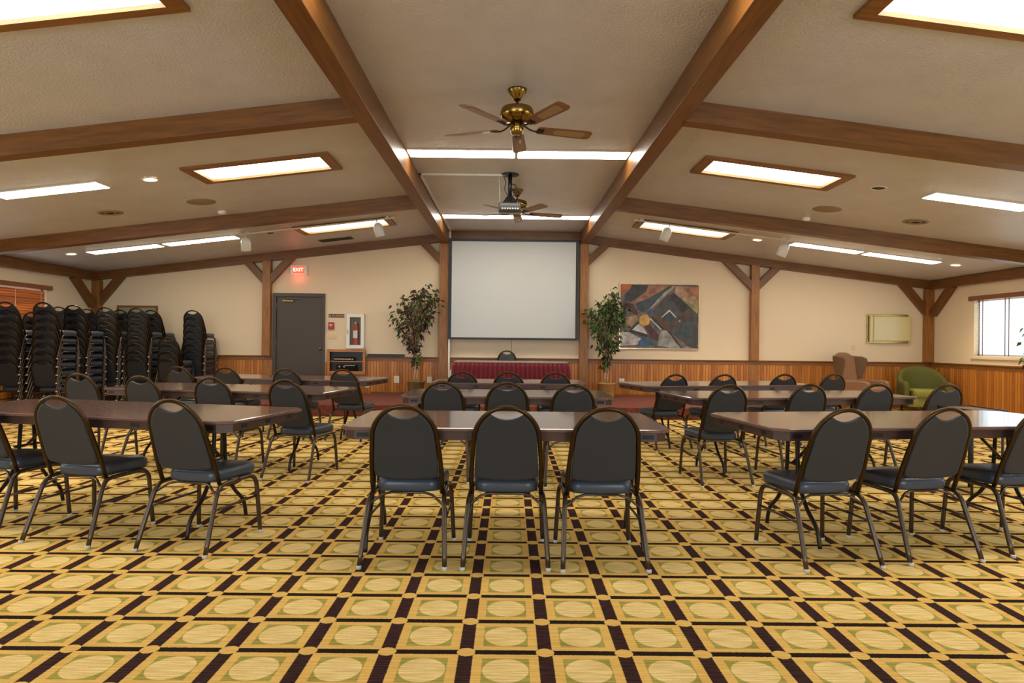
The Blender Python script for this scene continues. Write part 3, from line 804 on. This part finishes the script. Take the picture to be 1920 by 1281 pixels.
# ---------------------------------------------------------------- folding tables
def make_table(Ln, W, label, loc, deg, group):
    t = empty('folding_table', loc, R(deg), label, 'table', group)
    H_ = .80
    def outline(l, w, c): return [(-l+c, -w), (l-c, -w), (l, -w+c), (l, w-c), (l-c, w), (-l+c, w), (-l, w-c), (-l, -w+c)]
    l, w = Ln/2, W/2
    L0 = outline(l, w, .075); L1 = outline(l-.006, w-.006, .072); LA = outline(l-.022, w-.022, .068)
    obj('tabletop', stackloops([[(x, y, z) for x, y in q] for q, z in ((L1, H_-.022), (L0, H_-.017), (L0, H_-.005), (L1, H_))], smooth=False), M['tabletop'], t)
    inn = outline(l-.034, w-.034, .066)
    bm = bmesh.new()
    rings = [[bm.verts.new((x, y, z)) for x, y in q] for q, z in ((LA, H_-.0225), (LA, H_-.075), (inn, H_-.075), (inn, H_-.0225))]
    for i in range(4):
        A, Cc = rings[i], rings[(i+1) % 4]
        for k in range(8): bm.faces.new([A[k], A[(k+1) % 8], Cc[(k+1) % 8], Cc[k]])
    bmesh.ops.recalc_face_normals(bm, faces=bm.faces)
    n = 5
    for k in range(n):
        x = -l + .14 + k*(2*l-.28)/(n-1)
        for s in (-1, 1):
            y = s*(w-.022); B((x-.035, x+.035, min(y, y+s*.0012), max(y, y+s*.0012), H_-.060, H_-.034), mi=1, bm=bm)
    for k in range(3):
        y = -w + .2 + k*(2*w-.4)/2
        for s in (-1, 1):
            x = s*(l-.022); B((min(x, x+s*.0012), max(x, x+s*.0012), y-.03, y+.03, H_-.060, H_-.034), mi=1, bm=bm)
    obj('apron', bm, [M['apron'], M['slot']], t, recalc=False)
    for s in (-1, 1):
        x = s*(l - (.40 if Ln > 2.2 else .13))
        for q in (-1, 1):
            obj('leg', tube(cr([(x, q*.05, H_-.0735), (x, q*.055, .6), (x, q*.075, .40), (x, q*.16, .24), (x, q*.27, .13), (x, q*.305, .012)], 5), .0135, 8), M['tableleg'], t)
        bm = tube([(x, 0, .50), (x-s*.30, 0, H_-.03)], .011, 7)
        B((x-.015, x+.015, -.16, .16, H_-.075, H_-.045), bm=bm); tube([(x, -.1, .50), (x, .1, .50)], .009, 6, bm); 
        obj('leg_brace', bm, M['tableleg'], t)
    return t
G = 'brown folding tables in rows'
for a in ((2.45, .92, 'long brown folding table, front left, its left end outside the photo', (-2.81, 4.63, 0), -13, G),
          (1.96, .95, 'brown folding table at the front centre behind three chairs', (-.02, 4.22, 0), 0, G),
          (2.45, .95, 'long brown folding table, front right, mirroring the bright window', (2.75, 4.49, 0), 9, G),
          (2.45, .92, 'long brown folding table in the second row on the left', (-2.93, 6.80, 0), -10.5, G),
          (2.02, .93, 'brown folding table in the second row, centre', (-.018, 6.42, 0), 0, G),
          (2.45, .92, 'long brown folding table in the second row on the right', (2.87, 6.67, 0), 9.6, G),
          (2.50, .90, 'long brown folding table in the third row on the left, near the door', (-2.98, 8.84, 0), -10.5, G),
          (1.96, .90, 'brown folding table in the third row, centre, nearest the red-skirted table', (0, 8.42, 0), 0, G),
          (2.45, .92, 'long brown folding table in the third row on the right, near the armchairs', (2.71, 8.42, 0), 15, G)):
    make_table(*a)

# ---------------------------------------------------------------- small tan-topped cart behind the front right table
t = empty('utility_cart', (4.18, 5.78, -.006), R(3), 'small cart with a tan top and black rim behind the front right table', 'cart')
obj('top', B((-.15, .15, -.2, .2, .745, .757)), M['trimwood'], t)
obj('rim', B((.15, .162, -.212, .212, .735, .766), (-.162, -.15, -.212, .212, .735, .766), (-.15, .15, .2, .212, .735, .766), (-.15, .15, -.212, -.2, .735, .766)), M['black'], t)
obj('shelf', B((-.15, .15, -.2, .2, .2, .215)), M['black'], t)
for sx in (-1, 1):
    for sy in (-1, 1): obj('leg', tube([(sx*.14, sy*.19, .006), (sx*.14, sy*.19, .74)], .011, 8), M['black'], t)

# ---------------------------------------------------------------- ficus trees
def ficus(loc, h, prof, label, seed, redness, dark=False, nleaf=1250, trunk_top=1.3):
    """prof: list of (z, cx, rx): centre offset and half width of the crown at that height"""
    rn = random.Random(seed)
    t = empty('potted_ficus', loc, 0, label, 'potted plant')
    pr, ph = .175, .30
    bm = lathe([(pr*.86, 0), (pr*.9, .02), (pr, ph*.9), (pr*1.06, ph*.93), (pr*1.06, ph), (pr*.95, ph), (pr*.93, ph-.04)], 28)
    obj('basket', bm, M['basketdark'] if dark else M['basket'], t)
    obj('soil', lathe([(pr*.93, ph-.05), (pr*.93, ph-.035)], 20), M['soil'], t)
    def env(z):
        for (z0, c0, r0), (z1, c1, r1) in zip(prof, prof[1:]):
            if z0 <= z <= z1:
                f = (z-z0)/(z1-z0); return c0+(c1-c0)*f, r0+(r1-r0)*f
        return prof[-1][1], .02
    bm = bmesh.new()
    for k in range(3):
        ph0 = k*2.1
        pts = [Vector((.028*math.cos(ph0+z*3.5)+env(max(z, prof[0][0]))[0]*z/h, .028*math.sin(ph0+z*3.5), z)) for z in [ph-.04+(trunk_top-ph)*i/9 for i in range(10)]]
        tube(pts, [.016-.0009*i for i in range(10)], 7, bm)
    twigs = []
    zs = [a[0] for a in prof]
    wts = []
    for k in range(110):
        while True:
            zt = rn.uniform(zs[0], zs[-1]); c, r = env(zt)
            if rn.random() < .05 + r/.55: break
        a = rn.uniform(0, 2*math.pi); rr = r*math.sqrt(rn.uniform(.05, 1.0))
        tip = Vector((c+rr*math.cos(a), min(.30, rr*math.sin(a)*.75), zt))
        zb = min(trunk_top-.02, max(ph+.15, zt-.25-rr*.9))
        p0 = Vector((env(max(zb, zs[0]))[0]*zb/h, 0, zb))
        pts = cr([p0, p0*.45+tip*.55+Vector((0, 0, .06)), tip], 4)
        tube(pts, [.005-.0004*i for i in range(len(pts))], 5, bm); twigs.append((pts, rn.random() < redness))
    obj('trunk', bm, M['trunk'], t)
    bg, br = bmesh.new(), bmesh.new()
    def leaf(bm, p, d, sz):
        d = d.normalized(); s = d.cross(Vector((rn.uniform(-1, 1), rn.uniform(-1, 1), rn.uniform(.2, 1)))).normalized(); n = s.cross(d)
        pts = [p, p+d*sz*.45+s*sz*.25+n*sz*.07, p+d*sz*1.0-Vector((0, 0, sz*.14)), p+d*sz*.45-s*sz*.25+n*sz*.07, p+d*sz*.45]
        v = [bm.verts.new(q) for q in pts]
        for f in ((0, 1, 4), (1, 2, 4), (2, 3, 4), (3, 0, 4)): bm.faces.new([v[i] for i in f])
    for j in range(nleaf):
        pts, red = twigs[j % len(twigs)]
        k = rn.randint(len(pts)-5, len(pts)-1)
        p = pts[k] + Vector((rn.gauss(0, .035), rn.gauss(0, .03), rn.gauss(0, .035)))
        p.y = min(p.y, .33)
        dd = Vector((p.x, p.y, 0))*1.5 + Vector((rn.uniform(-1, 1), rn.uniform(-1, .6), rn.uniform(-1.3, .2)))
        leaf(br if (red if rn.random() < .85 else not red) else bg, p, dd, rn.uniform(.07, .115))
    for nm, b_, m_ in (('green_foliage', bg, M['leafg']), ('burgundy_foliage', br, M['leafr'])):
        for v in b_.verts: v.co.y = min(v.co.y, .36)
        obj(nm, b_, m_, t, recalc=False)
    return t
ficus((-1.93, 13.22, .2), 2.3, [(.62, 0, .05), (.85, 0, .06), (1.0, -.04, .12), (1.25, -.12, .30), (1.5, -.12, .50), (1.75, -.05, .52), (1.95, .03, .50), (2.12, .14, .34), (2.22, .3, .2), (2.32, .42, .03)],
      'tall artificial ficus, mostly burgundy leaves, in a dark basket left of the screen', 11, .7, dark=True, trunk_top=1.55)
ficus((2.0, 13.2, .2), 2.3, [(.5, 0, .06), (.8, 0, .07), (.95, .02, .14), (1.15, .05, .30), (1.35, .02, .42), (1.6, 0, .48), (1.8, .0, .47), (1.95, .02, .38), (2.1, .1, .2), (2.24, .1, .06)],
      'tall artificial ficus, mostly green leaves, in a light wicker basket by the painting', 23, .3, nleaf=1500, trunk_top=1.4)
ficus((8.42, 9.95, 0), 2.2, [(.7, 0, .12), (.9, 0, .3), (1.3, 0, .42), (1.6, 0, .40), (1.85, 0, .3), (2.0, 0, .05)],
      'ficus at the right edge, dark against the bright window', 31, .45, nleaf=900)
# ---------------------------------------------------------------- armchairs
def wing_chair(loc, deg):
    t = empty('wing_chair', loc, R(deg), 'tan rose wing-back armchair in front of the back wall, right of centre', 'armchair')
    # front is -Y
    obj('seat_base', pillow(rrect(.36, .36, -.38, .34, .05), [(.14, .98), (.15, 1), (.36, 1), (.37, .98)]), M['wingdark'], t, smooth=False)
    obj('seat_cushion', pillow(rrect(.27, .25, -.40, .22, .06), [(.371, .96), (.39, 1), (.48, 1), (.50, .96), (.508, .7), (.51, .3)]), M['wing'], t, smooth=True)
    # back: curved crest
    def crest(x): return 1.18 - .10*(abs(x)/.28)**2
    xs = [-.28+.056*i for i in range(11)]
    ol = [(-.27, .38), (.27, .38)] + [(x, crest(x)) for x in xs[::-1]]
    def by(z): return .24 + (z-.38)*.16
    loops = []
    for off, s in ((-.05, .9), (-.055, .97), (-.03, 1), (.05, 1), (.07, .97)):
        loops.append([(x*s, by(.78+(z-.78)*s)+off, .78+(z-.78)*s) for x, z in ol])
    obj('backrest', stackloops(loops), M['wing'], t, smooth=True)
    for s in (-1, 1):
        # wing: profile in (y,z)
        pf = [(.36, .60), (.22, .60), (.17, .68), (.12, .84), (.08, 1.0), (.09, 1.06), (.17, 1.10), (.42, 1.12)]
        bm = prism([(y, z) for y, z in pf], s*.235, s*.285, 'x')
        for v in bm.verts: v.co.x += s*max(0, .36-v.co.y)*.42
        obj('wing', bm, M['wingdark'], t, bevel=.02)
        pf = [(.34, .38), (-.34, .38), (-.38, .5), (-.38, .60), (-.33, .635), (.34, .64)]
        obj('armrest', prism(pf, s*.27, s*.39, 'x'), M['wing'], t, bevel=.035)
        for yy in (-.33, .3): obj('leg', tube([(s*.32, yy, 0), (s*.31, yy*.97, .15)], [.018, .026], 8), M['dwood'], t)
    return t
wing_chair((7.0, 12.75, 0), 30)
def tub_chair(loc, deg):
    t = empty('tub_chair', loc, R(deg), 'low olive green tub armchair in the back right corner', 'armchair')
    obj('seat_base', pillow(rrect(.36, .36, -.36, .34, .1), [(.12, .98), (.13, 1), (.30, 1), (.31, .98)]), M['green2'], t, smooth=True)
    obj('seat_cushion', pillow(rrect(.28, .27, -.40, .2, .09), [(.311, .96), (.33, 1), (.43, 1), (.455, .96), (.465, .7), (.468, .3)]), M['green2'], t, smooth=True)
    # the wrap-round back and arms: one swept shell
    bm = bmesh.new(); rings = []
    N_ = 29
    for i in range(N_):
        a = R(-25 + 230*i/(N_-1))
        f = abs(i-(N_-1)/2)/((N_-1)/2)          # 0 at back middle, 1 at arm fronts
        cx_, cy_ = .40*math.cos(a), .02+.36*math.sin(a)
        if f > .72: cy_ = cy_ - (f-.72)*.55
        top = .92 - .30*min(1, f*1.25)**2.2
        ox, oy = math.cos(a), math.sin(a)*.95
        th = .065
        sec = [(th, .12), (th, top*.8), (th*1.0, top-.04), (th*.4, top), (-th*.4, top), (-th, top-.05), (-th, .35), (-th, .12)]
        rings.append([bm.verts.new((cx_+ox*u*.9, cy_+oy*u*.9, z)) for u, z in sec])
    for i in range(N_-1):
        for k in range(8):
            bm.faces.new([rings[i][k], rings[i][(k+1) % 8], rings[i+1][(k+1) % 8], rings[i+1][k]]).smooth = True
    bm.faces.new(rings[0]); bm.faces.new(rings[-1][::-1])
    o = obj('back_and_arms', bm, M['green'], t)
    md = o.modifiers.new('s', 'SUBSURF'); md.levels = 1; md.render_levels = 1
    for sx in (-1, 1):
        for yy in (-.3, .28): obj('leg', tube([(sx*.3, yy, 0), (sx*.29, yy*.97, .13)], [.016, .024], 8), M['dwood'], t)
    return t
tub_chair((8.33, 12.86, 0), -14)

# ---------------------------------------------------------------- ceiling fixtures
def slope(side):
    z = zl if side == 'L' else zr
    ang = -math.atan(.89/7.355) if side == 'L' else math.atan(.89/7.33)
    return z, ang
def on_ceiling(name, side, x, y, label, cat, group=None):
    """empty on the sloping ceiling whose local Z is the ceiling's normal (up)"""
    if side == 'C': z, ang = (lambda q: TOP), 0
    else: z, ang = slope(side)
    t = empty(name, (x, y, z(x)), 0, label, cat, group)
    t.rotation_euler = (0, ang, 0)
    return t
sname = {'L': 'left', 'R': 'right'}
for (x0, x1, y0, y1) in SKY:
    side = 'L' if x0 < 0 else 'R'
    cx, cy = (x0+x1)/2, (y0+y1)/2
    which = 'nearest the camera' if cy < 5 else ('middle' if cy < 9 else 'farthest, by the track light')
    t = on_ceiling('skylight', side, cx, cy, f'wood-framed ceiling skylight on the {sname[side]} slope, {which}', 'skylight', 'skylights in the sloping ceiling')
    w, d_ = (x1-x0)/2, (y1-y0)/2
    obj('frame', B((-w-.12, -w, -d_-.085, d_+.085, -.03, -.0005), (w, w+.12, -d_-.085, d_+.085, -.03, -.0005), (-w, w, -d_-.085, -d_, -.03, -.0005), (-w, w, d_, d_+.085, -.03, -.0005)), M['trimwood'], t)
    obj('shaft', B((-w-.01, -w+.001, -d_, d_, .0, .17), (w-.001, w+.01, -d_, d_, .0, .17), (-w, w, -d_-.01, -d_+.001, .0, .17), (-w, w, d_-.001, d_+.01, .0, .17)), M['shaft'], t)
    obj('diffuser', B((-w-.01, w+.01, -d_-.01, d_+.01, .13, .14)), M['skypane'], t)
def strip(side, x0, x1, y0, y1, label):
    cx, cy = (x0+x1)/2, (y0+y1)/2
    t = on_ceiling('fluorescent_light', side, cx, cy, label, 'ceiling light', 'flush fluorescent panels')
    w, d_ = (x1-x0)/2, (y1-y0)/2
    obj('housing', B((-w-.012, w+.012, -d_-.012, d_+.012, -.012, -.0005)), M['white'], t)
    obj('diffuser', B((-w+.004, w-.004, -d_+.004, d_-.004, -.016, -.0125)), M['strip'], t)
for i, y in enumerate((3.8, 7.82, 11.78)):
    w_ = ['above the camera', 'behind the near fan', 'behind the projector'][i]
    strip('C', -1.28, .035, y, y+.29, f'fluorescent panel in the centre bay {w_}, left of the pair')
    strip('C', .075, 1.45, y, y+.29, f'fluorescent panel in the centre bay {w_}, right of the pair')
for i, y in enumerate((3.65, 7.62, 11.42)):
    w_ = ['nearest the camera', 'in the middle bay', 'in the far bay'][i]
    strip('L', -6.22, -4.94, y, y+.27, f'fluorescent panel on the left slope {w_}, inner of two')
    strip('L', -7.57, -6.32, y, y+.27, f'fluorescent panel on the left slope {w_}, outer of two')
    strip('R', 5.11, 6.35, y+.06, y+.33, f'fluorescent panel on the right slope {w_}, inner of two')
    strip('R', 6.45, 7.76, y+.06, y+.33, f'fluorescent panel on the right slope {w_}, outer of two')
def can(side, x, y, lit, label):
    t = on_ceiling('recessed_light', side, x, y, label, 'ceiling light')
    obj('trim_ring', lathe([(.072, -.001), (.074, -.008), (.098, -.006), (.10, -.001)], 28, caps=False), M['whitep'], t)
    obj('lamp', lathe([(.073, -.003), (.073, -.0015)], 24), M['canlamp'] if lit else M['ventdark'], t)
can('L', -4.38, 7.77, True, 'lit recessed can light in the middle of the left slope')
can('L', -7.88, 11.5, True, 'lit recessed can light near the back left corner')
can('L', -4.34, 11.56, False, 'unlit recessed can light left of the far left skylight')
can('R', 4.52, 11.72, True, 'lit recessed can light right of the far right skylight')
can('R', 8.1, 11.62, True, 'lit recessed can light near the back right corner')
can('R', 4.49, 7.81, False, 'unlit recessed can light right of the middle right skylight')
def round_vent(side, x, y, label):
    t = on_ceiling('ceiling_vent', side, x, y, label, 'vent')
    obj('ring', lathe([(.115, -.001), (.12, -.014), (.16, -.008), (.165, -.001)], 30, caps=False), M['grille'], t)
    obj('opening', lathe([(.116, -.004), (.116, -.0015)], 24), M['ventdark'], t)
    bm = lathe([(.05, -.012), (.09, -.008)], 24, caps=False); obj('cone', bm, M['grille'], t)
round_vent('L', -5.66, 9.05, 'round ceiling vent on the left slope before the far beam')
round_vent('R', 5.76, 9.09, 'round ceiling vent on the right slope before the far beam')
for side, x, y in (('L', -4.36, 9.01), ('R', 4.48, 9.06)):
    t = on_ceiling('ceiling_speaker', side, x, y, f'round flush ceiling speaker on the {sname[side]} slope', 'speaker')
    obj('grille', lathe([(.02, -.007), (.17, -.006), (.19, -.001)], 32, caps=True), M['grille'], t, smooth=True)
for side, x, y in (('L', -4.36, 9.66), ('R', 4.48, 9.70)):
    t = on_ceiling('smoke_detector', side, x, y, f'small white smoke detector on the {sname[side]} slope by the far beam', 'smoke detector')
    obj('body', lathe([(.03, -.045), (.055, -.035), (.062, -.012), (.066, -.001)], 24), M['white'], t, smooth=True)
t = on_ceiling('air_grille', 'L', -3.5, 12.83, 'long flat ceiling air grille beyond the far left skylight', 'vent')
obj('frame', B((-.34, .34, -.15, .15, -.008, -.0005)), M['grille'], t)
obj('louvres', B(*[(-.31, .31, -.13+.03*k, -.118+.03*k, -.012, -.0085) for k in range(9)]), M['ventdark'], t)
# track lights
def track(side, xa, xb, heads, label):
    t = on_ceiling('track_light', side, (xa+xb)/2, 11.24, label, 'track light')
    k = math.sqrt(1+(.89/7.35)**2)
    hl_ = abs(xb-xa)/2*k
    obj('rail', B((-hl_, hl_, -.018, .018, -.05, -.031)), M['whitep'], t)
    obj('rail_mount', B((-hl_+.1, -hl_+.16, -.018, .018, -.031, -.0005), (hl_-.16, hl_-.1, -.018, .018, -.031, -.0005)), M['whitep'], t)
    ang = t.rotation_euler[1]
    for (hx, yaw) in heads:
        lx = (hx-(xa+xb)/2)*k
        hd_ = obj('spot_head', lathe([(.035, 0), (.07, -.035), (.082, -.08), (.084, -.24), (.078, -.24), (.076, -.1), (.03, -.06)], 24, caps=True), M['white'], t, smooth=True)
        hd_.location = (lx, -.02, -.10); hd_.rotation_euler = (R(14), R(yaw)-ang, 0)
        obj('swivel', tube([(0, .02, .06), (0, 0, .02), (0, 0, -.01)], .011, 7), M['whitep'], hd_)
track('L', -4.76, -2.05, [(-4.66, 2), (-2.36, -12)], 'white track light with two spot heads by the far left skylight')
track('R', 2.17, 4.92, [(2.78, 20), (4.85, 20)], 'white track light with two spot heads by the far right skylight')

# ceiling fans
def fan(x, y, label, a0=15):
    t = empty('ceiling_fan', (x, y, 3.30), 0, label, 'ceiling fan', 'ceiling fans')
    obj('canopy', lathe([(.03, .255), (.04, .27), (.06, .30), (.086, .34), (.09, .359)], 28), M['brass'], t, smooth=True)
    obj('rod', tube([(0, 0, .2), (0, 0, .265)], .014, 10), M['brassdark'], t)
    obj('motor', lathe([(.04, .205), (.1, .198), (.145, .18), (.155, .15), (.155, .12), (.14, .085), (.08, .062), (.05, .055)], 36), M['brass'], t, smooth=True)
    obj('switch_housing', lathe([(.06, .054), (.062, .0), (.058, -.04), (.045, -.055), (.02, -.06)], 28), M['brass'], t, smooth=True)
    obj('pull_chain', tube([(.03, 0, -.05), (.03, 0, -.16)], .003, 5), M['brass'], t)
    for k in range(5):
        a = R(a0+72*k)
        Mx = Matrix.Rotation(a, 4, 'Z') @ Matrix.Rotation(R(-12), 4, 'X')
        ol = [(.20, -.045), (.22, -.058), (.68, -.070), (.72, -.062), (.735, -.04), (.735, .04), (.72, .062), (.68, .070), (.22, .058), (.20, .045)]
        bl = obj('blade', prism(ol, -.004, .004, 'z'), M['blade'], t); bl.matrix_local = Mx
        ins = rrect(.04, .045, 0, .30, .025, 4)
        iv = prism([(.36+yy, xx) for xx, yy in ins], -.0055, .0055, 'z')
        obj('cane_insert', iv, M['cane'], bl)
        ar = tube(cr([(.05, 0, .05), (.10, 0, .012), (.16, 0, -.012), (.24, 0, -.008)], 4), .008, 6)
        B((.19, .26, -.03, .03, -.011, -.0045), bm=ar)
        aw_ = obj('blade_arm', ar, M['brassdark'], t); aw_.matrix_local = Mx
    return t
fan(.045, 5.95, 'brass ceiling fan with five cane-inset wooden blades, nearer the camera')
fan(.09, 9.85, 'brass ceiling fan with wooden blades behind the ceiling projector')

# projector
t = empty('ceiling_projector', (-.02, 8.95, TOP), 0, 'grey projector on a black pole with tangled cables, hanging from the centre ceiling', 'projector')
obj('mount_plate', lathe([(.12, -.012), (.125, -.001)], 24), M['black'], t)
obj('pole', tube([(0, 0, -.012), (0, 0, -.30)], .028, 12), M['black'], t)
obj('bracket', stackloops([[(sx*a, sy*b, z) for sx, sy in ((-1, -1), (1, -1), (1, 1), (-1, 1))] for a, b, z in ((.03, .03, -.30), (.10, .09, -.41), (.10, .09, -.42))], smooth=False), M['black'], t)
pj = obj('body', pillow(rrect(.155, .155, -.14, .13, .03), [(-.53, .97), (-.525, 1), (-.435, 1), (-.422, .96)]), mat('projector_grey', (72, 71, 72), .35), t)
obj('rear_sockets', B(*[(-.11+.035*k, -.09+.035*k, -.142, -.1385, -.51, -.495) for k in range(7)]), M['white'], pj)
bm = tube(cr([(-.10, -.02, -.01), (-.06, -.04, -.12), (-.075, -.05, -.22), (-.02, -.05, -.33), (.02, -.1, -.42)]), .006, 6)
tube(cr([(.02, -.03, -.14), (.08, -.05, -.17), (.07, -.05, -.26), (.03, -.08, -.36), (.09, -.12, -.44)]), .007, 6, bm)
tube(cr([(.0, -.04, -.2), (.05, -.06, -.24), (.1, -.05, -.22), (.09, -.06, -.3), (.12, -.1, -.42)]), .008, 6, bm)
obj('cables', bm, M['black'], t)
tube_ = tube([(-.15, -.01, -.03), (-.135, -.03, -.42)], .004, 5)
obj('white_cable', tube_, M['whitep'], t)

# ---------------------------------------------------------------- light
wd = bpy.data.worlds.new('world'); S.world = wd; wd.use_nodes = True
bg = wd.node_tree.nodes['Background']; bg.inputs[0].default_value = (.80, .90, 1.0, 1); bg.inputs[1].default_value = 1.7
def daylight(loc, rot, sx, sy, power, col=(.82, .91, 1)):
    la = bpy.data.lights.new('window_daylight', 'AREA'); la.shape = 'RECTANGLE'; la.size = sx; la.size_y = sy; la.energy = power; la.color = col
    o = bpy.data.objects.new('window_daylight', la); COL.objects.link(o); o.location = loc; o.rotation_euler = rot
daylight((XR+.3, 10.85, 1.7), (0, R(90), 0), 1.1, 3.0, 14)
daylight((XR+.3, 3.3, 1.7), (0, R(90), 0), 1.1, 3.3, 110)  # light for the added, unseen window on the right wall
daylight((XL-.3, 3.3, 1.7), (0, R(-90), 0), 1.1, 3.3, 90)  # light for the added, unseen window on the left wall
daylight((-3.9, YR-.3, 1.65), (R(90), 0, 0), 3.3, 1.3, 190)
daylight((3.9, YR-.3, 1.65), (R(90), 0, 0), 3.3, 1.3, 190)
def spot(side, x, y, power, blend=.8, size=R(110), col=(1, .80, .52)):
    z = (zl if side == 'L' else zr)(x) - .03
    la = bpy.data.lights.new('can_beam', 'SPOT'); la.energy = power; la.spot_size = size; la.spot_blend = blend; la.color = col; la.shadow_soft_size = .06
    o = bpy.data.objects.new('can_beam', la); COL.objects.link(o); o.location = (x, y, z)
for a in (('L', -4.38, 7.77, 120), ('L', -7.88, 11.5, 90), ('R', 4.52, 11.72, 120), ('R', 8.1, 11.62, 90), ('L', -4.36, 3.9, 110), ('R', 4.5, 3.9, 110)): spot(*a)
la = bpy.data.lights.new('exit_glow', 'POINT'); la.energy = .9; la.color = (1, .12, .08); la.shadow_soft_size = .05
o = bpy.data.objects.new('exit_glow', la); COL.objects.link(o); o.location = (-4.5, YB-.14, 2.66)

# ---------------------------------------------------------------- camera
cam = bpy.data.cameras.new('camera'); cam.sensor_width = 36; cam.lens = 22.5; cam.clip_end = 100
co = bpy.data.objects.new('camera', cam); COL.objects.link(co); S.camera = co
yaw = math.atan(4/1200); pitch = math.atan(3/1200)
co.matrix_world = Matrix.Translation((0, 0, 1.3)) @ Matrix.Rotation(-yaw, 4, 'Z') @ Matrix.Rotation(R(90)+pitch, 4, 'X') @ Matrix.Rotation(.0105, 4, 'Z')
S.view_settings.view_transform = 'Standard'; S.view_settings.look = 'None'; S.view_settings.gamma = 1; S.view_settings.use_curve_mapping = False
S.view_settings.exposure = .34
S.cycles.max_bounces = 8; S.cycles.diffuse_bounces = 5; S.cycles.use_denoising = True
S.cycles.sample_clamp_indirect = 6
